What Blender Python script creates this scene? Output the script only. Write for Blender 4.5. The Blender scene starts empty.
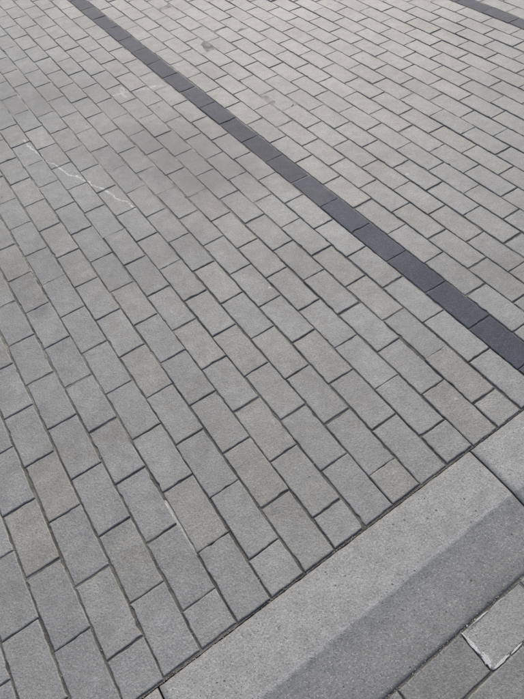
import bpy, math, random
from mathutils import Matrix, Vector, noise
random.seed(11)
R=random.uniform
scene=bpy.context.scene

# ------------------------------------------------------------ node helpers
class NT:
    def __init__(s,name):
        s.mat=bpy.data.materials.new(name); s.mat.use_nodes=True
        s.t=s.mat.node_tree; s.n=s.t.nodes; s.l=s.t.links
        s.b=s.n['Principled BSDF']
        s.pos=s.n.new('ShaderNodeNewGeometry').outputs['Position']
    def _set(s,sock,v):
        if hasattr(v,'links'): s.l.new(v,sock)
        else: sock.default_value=v
    def m(s,op,a,b=0.0,c=None,clamp=False):
        n=s.n.new('ShaderNodeMath'); n.operation=op; n.use_clamp=clamp
        s._set(n.inputs[0],a); s._set(n.inputs[1],b)
        if c is not None: s._set(n.inputs[2],c)
        return n.outputs[0]
    def noise(s,scale,detail=4,rough=.55,vec=None,dist=0.0,out='Fac'):
        n=s.n.new('ShaderNodeTexNoise'); n.inputs['Scale'].default_value=scale
        n.inputs['Detail'].default_value=detail; n.inputs['Roughness'].default_value=rough
        n.inputs['Distortion'].default_value=dist
        s.l.new(vec or s.pos,n.inputs['Vector']); return n.outputs[out]
    def vor(s,scale,vec=None):
        n=s.n.new('ShaderNodeTexVoronoi'); n.inputs['Scale'].default_value=scale
        s.l.new(vec or s.pos,n.inputs['Vector']); return n.outputs['Distance'],s.vsep(n.outputs['Color'])
    def map(s,v,a,b,c=0.0,d=1.0,smooth=False):
        n=s.n.new('ShaderNodeMapRange'); n.clamp=True
        n.interpolation_type='SMOOTHSTEP' if smooth else 'LINEAR'
        s._set(n.inputs[0],v)
        for i,x in enumerate((a,b,c,d)): n.inputs[i+1].default_value=x
        return n.outputs[0]
    def mix(s,f,a,b,mode='MIX'):
        n=s.n.new('ShaderNodeMix'); n.data_type='RGBA'; n.blend_type=mode
        s._set(n.inputs[0],f)
        for i,x in ((6,a),(7,b)):
            if not hasattr(x,'links') and len(x)==3: x=(*x,1)
            s._set(n.inputs[i],x)
        return n.outputs[2]
    def scale(s,col,f):
        n=s.n.new('ShaderNodeVectorMath'); n.operation='SCALE'
        s._set(n.inputs[0],col); s._set(n.inputs[3],f); return n.outputs[0]
    def vsep(s,v):
        n=s.n.new('ShaderNodeSeparateXYZ'); s.l.new(v,n.inputs[0]); return n.outputs
    def segdist(s,px,py,a,b):
        dx,dy=b[0]-a[0],b[1]-a[1]; L=dx*dx+dy*dy
        u=s.m('SUBTRACT',px,a[0]); v=s.m('SUBTRACT',py,a[1])
        t=s.m('MULTIPLY_ADD',u,dx/L,s.m('MULTIPLY',v,dy/L)); 
        t=s.m('ADD',t,0.0,clamp=True)
        ex=s.m('MULTIPLY_ADD',t,-dx,u); ey=s.m('MULTIPLY_ADD',t,-dy,v)
        return s.m('SQRT',s.m('ADD',s.m('MULTIPLY',ex,ex),s.m('MULTIPLY',ey,ey)))
    def pdist(s,px,py,c):
        u=s.m('SUBTRACT',px,c[0]); v=s.m('SUBTRACT',py,c[1])
        return s.m('SQRT',s.m('ADD',s.m('MULTIPLY',u,u),s.m('MULTIPLY',v,v)))
    def bump(s,h,k=1.0):
        n=s.n.new('ShaderNodeBump'); n.inputs['Strength'].default_value=k
        n.inputs['Distance'].default_value=1.0; s.l.new(h,n.inputs['Height'])
        return n.outputs[0]

def marks(t):
    x,y,z=t.vsep(t.pos)
    wv=t.vsep(t.noise(9,4,out='Color'))
    px=t.m('MULTIPLY_ADD',t.m('SUBTRACT',wv[0],.5),.075,x); py=t.m('MULTIPLY_ADD',t.m('SUBTRACT',wv[1],.5),.075,y)
    brk=t.noise(60,3,.7)
    def mn(ds):
        o=ds[0]
        for d in ds[1:]: o=t.m('MINIMUM',o,d)
        return o
    P=[(.26,2.708),(.297,2.407),(.371,2.216),(.479,1.858)]
    d=mn([t.segdist(px,py,a,b) for a,b in zip(P,P[1:])])
    f1=t.m('MULTIPLY',t.map(d,.0005,.0065,.72,0),t.map(brk,.36,.56))
    d=mn([t.segdist(px,py,a,b) for a,b in (((.80,2.79),(.90,2.755)),((.93,2.74),(1.03,2.70)),((.84,2.72),(.86,2.83)))])
    f2=t.m('MULTIPLY',t.map(d,.003,.018,.42,0),t.map(brk,.36,.6))
    d=t.segdist(t.m('MULTIPLY_ADD',t.m('SUBTRACT',wv[0],.5),.006,x),y,(-.018,.635),(-.0135,.475))
    f3=t.m('MULTIPLY',t.map(d,.0008,.0028,.7,0),t.map(brk,.38,.52))
    d=mn([t.pdist(px,py,c) for c in ((.675,1.128),(.855,.403),(1.5,1.3))])
    f4=t.m('MULTIPLY',t.map(d,.002,.011,.45,0),t.map(brk,.38,.55))
    out=t.m('MAXIMUM',t.m('MAXIMUM',f1,f2),t.m('MAXIMUM',f3,f4))
    nz=t.m('MULTIPLY_ADD',wv[2],.36,-.18)
    s1=t.map(t.m('ADD',t.segdist(px,py,(.80,2.20),(.86,1.92)),nz),.02,.48,.66,0,True)
    s2=t.map(t.m('ADD',t.segdist(px,py,(.35,3.2),(.75,2.9)),nz),0,.5,.36,0,True)
    s4=t.map(t.m('ADD',t.segdist(px,py,(.1,1.9),(.55,1.5)),nz),0,.3,.24,0,True)
    s3=t.map(t.pdist(px,py,(-.055,1.54)),.004,.05,.45,0,True)
    return out,t.m('MAXIMUM',t.m('MAXIMUM',s1,s2),t.m('MAXIMUM',s3,s4))

def paver_mat(name,base,warm,dark=False,use_marks=True):
    t=NT(name)
    at=t.n.new('ShaderNodeAttribute'); at.attribute_name='brick'
    r,g,e=t.vsep(at.outputs['Color'])
    col=t.mix(t.map(g,.55,1,0,.75),base,warm)
    tone=t.m('MULTIPLY_ADD',r,.18,.91)
    bn=t.vsep(t.noise(3.2,5,.7,out='Color'))
    tone=t.m('MULTIPLY',tone,t.map(bn[0],.32,.68,.84,1.12))
    col=t.mix(t.map(bn[1],.47,.68,0,.5),col,(.20,.188,.162) if not dark else (.12,.117,.108))
    mid=t.noise(19,5,.75);   tone=t.m('MULTIPLY',tone,t.map(mid,.25,.75,.80,1.20))
    fine=t.noise(190,3,.8); tone=t.m('MULTIPLY',tone,t.map(fine,.25,.75,.64,1.36))
    col=t.scale(col,tone)
    v,vc=t.vor(330)
    pale=t.m('MULTIPLY',t.map(v,.22,.42,1,0),t.map(vc[0],.80,.86,0,1))
    dk=t.m('MULTIPLY',t.map(v,.25,.48,1,0),t.map(vc[1],.80,.86,0,1))
    col=t.mix(t.m('MULTIPLY',pale,.30 if dark else .5),col,(.5,.49,.46))
    col=t.mix(t.m('MULTIPLY',dk,.5),col,(.05,.05,.05))
    # sand dust spreading from the joints over the rims
    en=t.map(bn[2],.35,.65,.05,.6)
    ed=t.m('MULTIPLY',t.m('MULTIPLY',e,e),en)
    col=t.mix(ed,col,(.125,.118,.102))
    gum,gc=t.vor(6)
    gm=t.m('MULTIPLY',t.map(gum,.03,.07,1,0),t.map(gc[2],.84,.9,0,1))
    col=t.mix(t.m('MULTIPLY',gm,.32),col,(.07,.07,.068))
    if use_marks:
        wm,st=marks(t)
        col=t.mix(st,col,(.085,.085,.088))
        if not dark: col=t.mix(wm,col,(.68,.655,.615))
    t.l.new(col,t.b.inputs['Base Color'])
    t.b.inputs['Roughness'].default_value=.7 if dark else .56
    if dark: t.b.inputs['Specular IOR Level'].default_value=.3
    h=t.m('MULTIPLY_ADD',mid,.0024,t.m('MULTIPLY',fine,.0017))
    t.l.new(t.bump(h),t.b.inputs['Normal'])
    return t.mat

def sand_mat():
    t=NT('joint_sand')
    c=t.mix(t.map(t.noise(14,3,.7),.35,.65),(.105,.10,.088),(.25,.238,.208))
    moss=t.map(t.noise(3.2,4,.6),.54,.66)
    c=t.mix(t.m('MULTIPLY',moss,.4),c,(.09,.095,.055))
    x,y,z=t.vsep(t.pos)
    f=t.noise(420,2,.8); c=t.scale(c,t.map(f,.25,.75,.5,1.6))
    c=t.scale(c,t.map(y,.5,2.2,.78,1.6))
    d=t.segdist(x,y,(-.016,.64),(-.014,.47))
    c=t.mix(t.map(d,.004,.006,.9,0),c,(.6,.58,.52))
    t.l.new(c,t.b.inputs['Base Color']); t.b.inputs['Roughness'].default_value=.95
    t.l.new(t.bump(t.m('MULTIPLY',f,.003)),t.b.inputs['Normal'])
    return t.mat

def kerb_mat():
    t=NT('kerb_concrete')
    x,y,z=t.vsep(t.pos)
    at=t.n.new('ShaderNodeAttribute'); at.attribute_name='brick'
    r,g,e=t.vsep(at.outputs['Color'])
    tone=t.map(t.noise(4,5,.65),.3,.7,.88,1.10)
    mid=t.noise(25,4,.75); tone=t.m('MULTIPLY',tone,t.map(mid,.25,.75,.82,1.18))
    fine=t.noise(190,3,.85); tone=t.m('MULTIPLY',tone,t.map(fine,.25,.75,.62,1.38))
    face_shade=t.map(t.m('MULTIPLY_ADD',t.m('SUBTRACT',mid,.5),.004,y),.105,.111,1,0)
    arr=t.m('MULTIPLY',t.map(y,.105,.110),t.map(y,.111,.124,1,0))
    col=t.mix(face_shade,(.318,.312,.29),(.262,.256,.236))  # same stone; weaker light on the sloped side painted as a darker colour
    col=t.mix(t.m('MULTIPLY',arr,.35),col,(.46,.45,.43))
    # darker towards the foot of the slope
    col=t.mix(t.m('MULTIPLY',t.map(y,.03,-.045),.3),col,(.16,.152,.135))
    col=t.scale(col,tone)
    v,vc=t.vor(240)
    col=t.mix(t.m('MULTIPLY',t.m('MULTIPLY',t.map(v,.22,.42,1,0),t.map(vc[0],.78,.84)),.6),col,(.62,.6,.57))
    col=t.mix(t.m('MULTIPLY',t.m('MULTIPLY',t.map(v,.25,.45,1,0),t.map(vc[1],.80,.86)),.65),col,(.06,.06,.06))
    p,pc=t.vor(60)
    pm=t.m('MULTIPLY',t.map(p,.10,.2,1,0),t.map(pc[0],.86,.88))
    col=t.mix(t.m('MULTIPLY',pm,.55),col,(.07,.068,.062))
    col=t.mix(t.m('MULTIPLY',e,t.map(t.noise(40,3,.7),.3,.6,.2,.75)),col,(.10,.094,.082))
    t.l.new(col,t.b.inputs['Base Color']); t.b.inputs['Roughness'].default_value=.75
    h=t.m('MULTIPLY_ADD',mid,.0018,t.m('MULTIPLY',fine,.0019))
    h=t.m('MULTIPLY_ADD',pm,-.0015,h)
    t.l.new(t.bump(h),t.b.inputs['Normal']); return t.mat

def road_mat():
    t=NT('asphalt')
    f=t.noise(180,4,.8)
    col=t.scale(t.mix(t.noise(2,5),(.045,.045,.045),(.07,.068,.065)),t.map(f,.25,.75,.5,1.7))
    t.l.new(col,t.b.inputs['Base Color']); t.b.inputs['Roughness'].default_value=.85
    t.l.new(t.bump(t.m('MULTIPLY',f,.003)),t.b.inputs['Normal']); return t.mat

M_pav=paver_mat('concrete_paver_grey',(.247,.245,.230),(.265,.254,.222))
M_band=paver_mat('concrete_paver_charcoal',(.062,.069,.088),(.074,.079,.095),dark=True)
M_gut=paver_mat('gutter_paver_grey',(.20,.197,.183),(.215,.21,.192),use_marks=False)
M_sand=sand_mat(); M_kerb=kerb_mat(); M_road=road_mat()

# ------------------------------------------------------------ paver builder
class Builder:
    def __init__(s): s.v=[];s.f=[];s.c=[]
    def brick(s,cx,cy,w,l,z=0,depth=.05,hi=True,colr=None):
        rot=math.radians(random.gauss(0,.40)); cr,sr=math.cos(rot),math.sin(rot)
        tx,ty=random.gauss(0,.006),random.gauss(0,.005); z=z+random.gauss(0,.0006)
        hw,hl=w/2,l/2; pts=[]
        if hi:
            sp=.013; nx=max(3,int(w/sp)); ny=max(3,int(l/sp))
            for i in range(nx): pts.append((-hw+2*hw*i/nx,-hl,0,-1))
            for i in range(ny): pts.append((hw,-hl+2*hl*i/ny,1,0))
            for i in range(nx): pts.append((hw-2*hw*i/nx,hl,0,1))
            for i in range(ny): pts.append((-hw,hl-2*hl*i/ny,-1,0))
        else:
            pts=[(-hw,-hl,-.7,-.7),(hw,-hl,.7,-.7),(hw,hl,.7,.7),(-hw,hl,-.7,.7)]
        n=len(pts); base=len(s.v)
        rr,gg=colr or (min(1,max(0,random.gauss(.5,.26))),R(0,1))
        sd=R(0,999)
        jit=[]
        for (x,y,a,b) in pts:
            j=.0018*noise.noise(Vector((x*45+sd,y*45,sd)))+ (random.gauss(0,.0005) if hi else 0)
            if hi and random.random()<.035: j-=R(.001,.004)
            jit.append(j)
        rings=[(0,-depth,1.0),(0,-.0028,1.0),(.0010,-.0010,.8),(.0030,0,.45),(.015,0,0)]
        if not hi: rings=[(0,-depth,1.0),(0,-.003,1.0),(.003,0,.3)]
        for ins,zz,e in rings:
            for (x,y,a,b),j in zip(pts,jit):
                jj=j*(1.0 if ins<.0025 else .6)
                px=x*(1-ins/hw)+(jj if a>0 else -jj if a<0 else 0)
                py=y*(1-ins/hl)+(jj if b>0 else -jj if b<0 else 0)
                s.v.append((cx+px*cr-py*sr, cy+px*sr+py*cr, z+zz+px*tx+py*ty))
                s.c.append((rr,gg,e,1))
        for k in range(len(rings)-1):
            o=base+k*n; q=o+n
            for i in range(n):
                j=(i+1)%n; s.f.append((o+i,o+j,q+j,q+i))
        o=base+(len(rings)-1)*n
        s.f.append(tuple(range(o,o+n)))
    def make(s,name,mat):
        me=bpy.data.meshes.new(name); me.from_pydata(s.v,[],s.f)
        ca=me.color_attributes.new('brick','FLOAT_COLOR','POINT')
        ca.data.foreach_set('color',[q for c in s.c for q in c])
        me.materials.append(mat); me.update()
        ob=bpy.data.objects.new(name,me); scene.collection.objects.link(ob); return ob

KY=.267; X0=-.0645; P=.1; L=.2
pav,b1,b2=Builder(),Builder(),Builder()
for k in range(-34,80):
    cx=X0+k*P
    tgt=b1 if k==12 else b2 if k==30 else pav
    y=KY
    drift=random.gauss(0,.005)
    near_row=-16<=k<=44
    first=True
    while y<9.5:
        ln=L
        if first:
            ln=(L/2 if k%2==0 else L)+drift; first=False
        hi=near_row and y<6
        cy=y+ln/2
        wob=.004*noise.noise(Vector((k*.15,y*.7,3)))
        tgt.brick(cx+wob+random.gauss(0,.0008),cy+random.gauss(0,.0011),
                  P-.0048+random.gauss(0,.0009),ln-.0038+random.gauss(0,.0011),hi=hi)
        y+=ln
pav.make('brick_pavement',M_pav)
b1.make('dark_paver_band',M_band)
b2.make('dark_paver_band',M_band)

def grid(name,x0,x1,y0,y1,step,zf,mat):
    nx=int((x1-x0)/step)+1; ny=int((y1-y0)/step)+1
    v=[(x0+i*(x1-x0)/(nx-1),y0+j*(y1-y0)/(ny-1),0) for j in range(ny) for i in range(nx)]
    v=[(a,b,zf(a,b)) for a,b,_ in v]
    f=[(j*nx+i,j*nx+i+1,(j+1)*nx+i+1,(j+1)*nx+i) for j in range(ny-1) for i in range(nx-1)]
    me=bpy.data.meshes.new(name); me.from_pydata(v,[],f); me.materials.append(mat)
    for p in me.polygons: p.use_smooth=True
    ob=bpy.data.objects.new(name,me); scene.collection.objects.link(ob); return ob
def zs(x,y):
    n=noise.noise(Vector((x*2.2,y*2.2,1)))*.5+noise.noise(Vector((x*14,y*14,5)))*.5
    far=min(1,max(0,(y-.6)/1.5))
    return -.0046+.0020*far+.004*n
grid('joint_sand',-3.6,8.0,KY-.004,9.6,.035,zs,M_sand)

# ------------------------------------------------------------ kerb
GZ=-.025
def kerb():
    B=Builder()
    x=-.232-4; 
    prof=[(.2615,-.11,1),(.2615,-.006,1),(.2598,-.0015,.8),(.255,0,.3),(.245,.0,0),(.19,.0006,0),(.135,.0,0),
          (.114,-.0004,0),(.1105,-.0010,0),(.107,-.0022,0),(.05,-.0110,0),(0,-.0185,0),(-.034,-.0235,.15),(-.042,-.0255,.6),(-.045,-.031,1),(-.045,-.13,1)]
    while x<8:
        ln=1.0-.004; n=110; base=len(B.v); m=len(prof); rr=R(.3,.7)
        for i in range(n+1):
            u=i/n; 
            if i==1: u=.0025
            if i==n-1: u=1-.0025
            ex=min(u,1-u)*ln
            xx=x+u*ln
            for (py,pz,e) in prof:
                drop=-.0025*max(0,1-ex/.0025) 
                j=.0009*noise.noise(Vector((xx*30,py*20,2)))+.0009*noise.noise(Vector((xx*110,py*60,7)))
                B.v.append((xx,py+j,pz+drop+j*.6))
                B.c.append((rr,.5,max(e,max(0,1-ex/.005)*.9),1))
        for i in range(n):
            for k in range(m-1):
                a=base+i*m+k; B.f.append((a,a+1,a+m+1,a+m))
        B.f.append(tuple(base+k for k in range(m))[::-1]); B.f.append(tuple(base+n*m+k for k in range(m)))
        x+=1.0
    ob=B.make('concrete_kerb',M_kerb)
    import bmesh
    bm=bmesh.new(); bm.from_mesh(ob.data); bmesh.ops.recalc_face_normals(bm,faces=bm.faces); bm.to_mesh(ob.data); bm.free()
    for p in ob.data.polygons: p.use_smooth=len(p.vertices)==4
kerb()

# ------------------------------------------------------------ gutter course
g=Builder()
for row in range(4):
    cy=-.049-.0465-row*.097
    x=.414-4+(0 if row%2==0 else -.1)
    while x<8:
        near=-1<x<3
        c=None
        if row==0 and abs(x-.414)<.02: c=(2.0,.2)
        if row==0 and abs(x-.214)<.02: c=(.1,.2)
        g.brick(x+.1,cy,.1955,.0925,z=GZ,hi=near,colr=c); x+=.2
g.make('gutter_pavers',M_gut)
grid('gutter_sand',-3.6,8,-.445,-.043,.04,lambda x,y:GZ-.004+.003*noise.noise(Vector((x*9,y*9,1))),M_sand)

def cement():
    t=NT('cement_smear'); f=t.noise(200,4,.8)
    t.l.new(t.scale(t.mix(t.noise(40,3),(.62,.61,.58),(.42,.41,.39)),t.map(f,.25,.75,.7,1.3)),t.b.inputs['Base Color'])
    t.b.inputs['Roughness'].default_value=.9; t.l.new(t.bump(t.m('MULTIPLY',f,.002)),t.b.inputs['Normal'])
    v=[];fc=[]
    def blob(cx,cy,rx,ry,ang,sd,h=.0009):
        n=48; b=len(v); ca,sa=math.cos(ang),math.sin(ang)
        for ring,(s,z) in enumerate(((1,-.0004),(.85,h),)):
            for i in range(n):
                a=2*math.pi*i/n; q=1+.5*noise.noise(Vector((math.cos(a)*2.2+sd,math.sin(a)*2.2,sd)))+.35*noise.noise(Vector((math.cos(a)*9,math.sin(a)*9,sd)))
                x,y=rx*q*s*math.cos(a),ry*q*s*math.sin(a)
                v.append((cx+x*ca-y*sa,cy+x*sa+y*ca,GZ+.0008+z))
        for i in range(n):
            j=(i+1)%n; fc.append((b+i,b+j,b+n+j,b+n+i))
        fc.append(tuple(range(b+n,b+2*n)))
    X=.414
    blob(X+.003,-.080,.0050,.028,.05,3); blob(X+.007,-.120,.008,.016,-.2,9); blob(X+.03,-.141,.024,.0032,0,21)
    blob(X+.08,-.142,.02,.0020,0.05,31); blob(X+.06,-.050,.03,.0018,0,35)
    for i in range(16): blob(X+abs(random.gauss(0,.02)),-.10+random.gauss(0,.025),R(.0008,.003),R(.0008,.003),0,i*7.3,.0006)
    me=bpy.data.meshes.new('cement_smear'); me.from_pydata(v,[],fc); me.materials.append(t.mat)
    scene.collection.objects.link(bpy.data.objects.new('cement_smear',me))
cement()

# ------------------------------------------------------------ ground reaching the horizon
me=bpy.data.meshes.new('ground')
S=400
me.from_pydata([(-S,-S,-.125),(S,-S,-.125),(S,S,-.125),(-S,S,-.125)],[],[(0,1,2,3)]); me.materials.append(M_road)
scene.collection.objects.link(bpy.data.objects.new('ground',me))
me=bpy.data.meshes.new('road')
me.from_pydata([(-60,-8,GZ-.004),(60,-8,GZ-.004),(60,-.438,GZ-.004),(-60,-.438,GZ-.004)],[],[(0,1,2,3)]); me.materials.append(M_road)
scene.collection.objects.link(bpy.data.objects.new('road',me))

def grit():
    t=NT('loose_grit'); t.l.new(t.mix(t.noise(40,2),(.09,.085,.072),(.44,.42,.37)),t.b.inputs['Base Color']); t.b.inputs['Roughness'].default_value=.9
    v=[];f=[]
    def stone(x,y,z,r):
        b=len(v)
        for d in ((1,0,0),(0,1,0),(-1,0,0),(0,-1,0),(0,0,1),(0,0,-1)):
            k=r*R(.6,1.3); v.append((x+d[0]*k+R(-.2,.2)*r,y+d[1]*k+R(-.2,.2)*r,z+d[2]*k*.7))
        for a,c in ((0,1),(1,2),(2,3),(3,0)): f.append((b+a,b+c,b+4)); f.append((b+c,b+a,b+5))
    for _ in range(14000):
        k=random.randint(-8,36); y=R(KY,4.5)
        stone(X0+.05+k*P+random.gauss(0,.002),y,-.0022,R(.0006,.0016))
    for _ in range(1800):
        stone(R(-1,3.5),R(KY,4.5),.0008,min(.0026,.0006+random.expovariate(1/.0005)))
    for _ in range(700): stone(R(-.5,1.6),KY-.003+random.gauss(0,.002),-.002,R(.0006,.0018))
    for _ in range(500): 
        stone(R(-.3,1.3),-.047+random.gauss(0,.004),GZ+.0005,R(.0006,.002))
    me=bpy.data.meshes.new('loose_grit'); me.from_pydata(v,[],f); me.materials.append(t.mat)
    scene.collection.objects.link(bpy.data.objects.new('loose_grit',me))
grit()

# ------------------------------------------------------------ light
sun_dir=Vector((.75,1.0,1.0)).normalized()
el=math.asin(sun_dir.z); az=math.atan2(sun_dir.x,sun_dir.y)
w=bpy.data.worlds.new('World'); scene.world=w; w.use_nodes=True
sk=w.node_tree.nodes.new('ShaderNodeTexSky'); sk.sky_type='NISHITA'; sk.sun_disc=False
sk.sun_elevation=el; sk.sun_rotation=az; sk.dust_density=3; sk.air_density=1.0; sk.ozone_density=1
bg=w.node_tree.nodes['Background']; bg.inputs['Strength'].default_value=.15
w.node_tree.links.new(sk.outputs[0],bg.inputs['Color'])
sl=bpy.data.lights.new('sun','SUN'); sl.energy=2.4; sl.angle=math.radians(50); sl.color=(1,.965,.92)
so=bpy.data.objects.new('sun',sl); scene.collection.objects.link(so)
so.rotation_euler=sun_dir.to_track_quat('Z','Y').to_euler(); so.location=(2,3,6)

# ------------------------------------------------------------ camera
cd=bpy.data.cameras.new('camera'); cam=bpy.data.objects.new('camera',cd); scene.collection.objects.link(cam)
cd.sensor_fit='HORIZONTAL'; cd.sensor_width=36; cd.lens=36*525/524; cd.clip_start=.02; cd.clip_end=1500
cam.matrix_world=Matrix(((.8266,.4869,-.2822,0),(-.5581,.6455,-.5214,0),(-.0717,.5885,.8053,1.406),(0,0,0,1)))
scene.camera=cam
scene.view_settings.view_transform='Standard'; scene.view_settings.look='None'; scene.view_settings.exposure=0
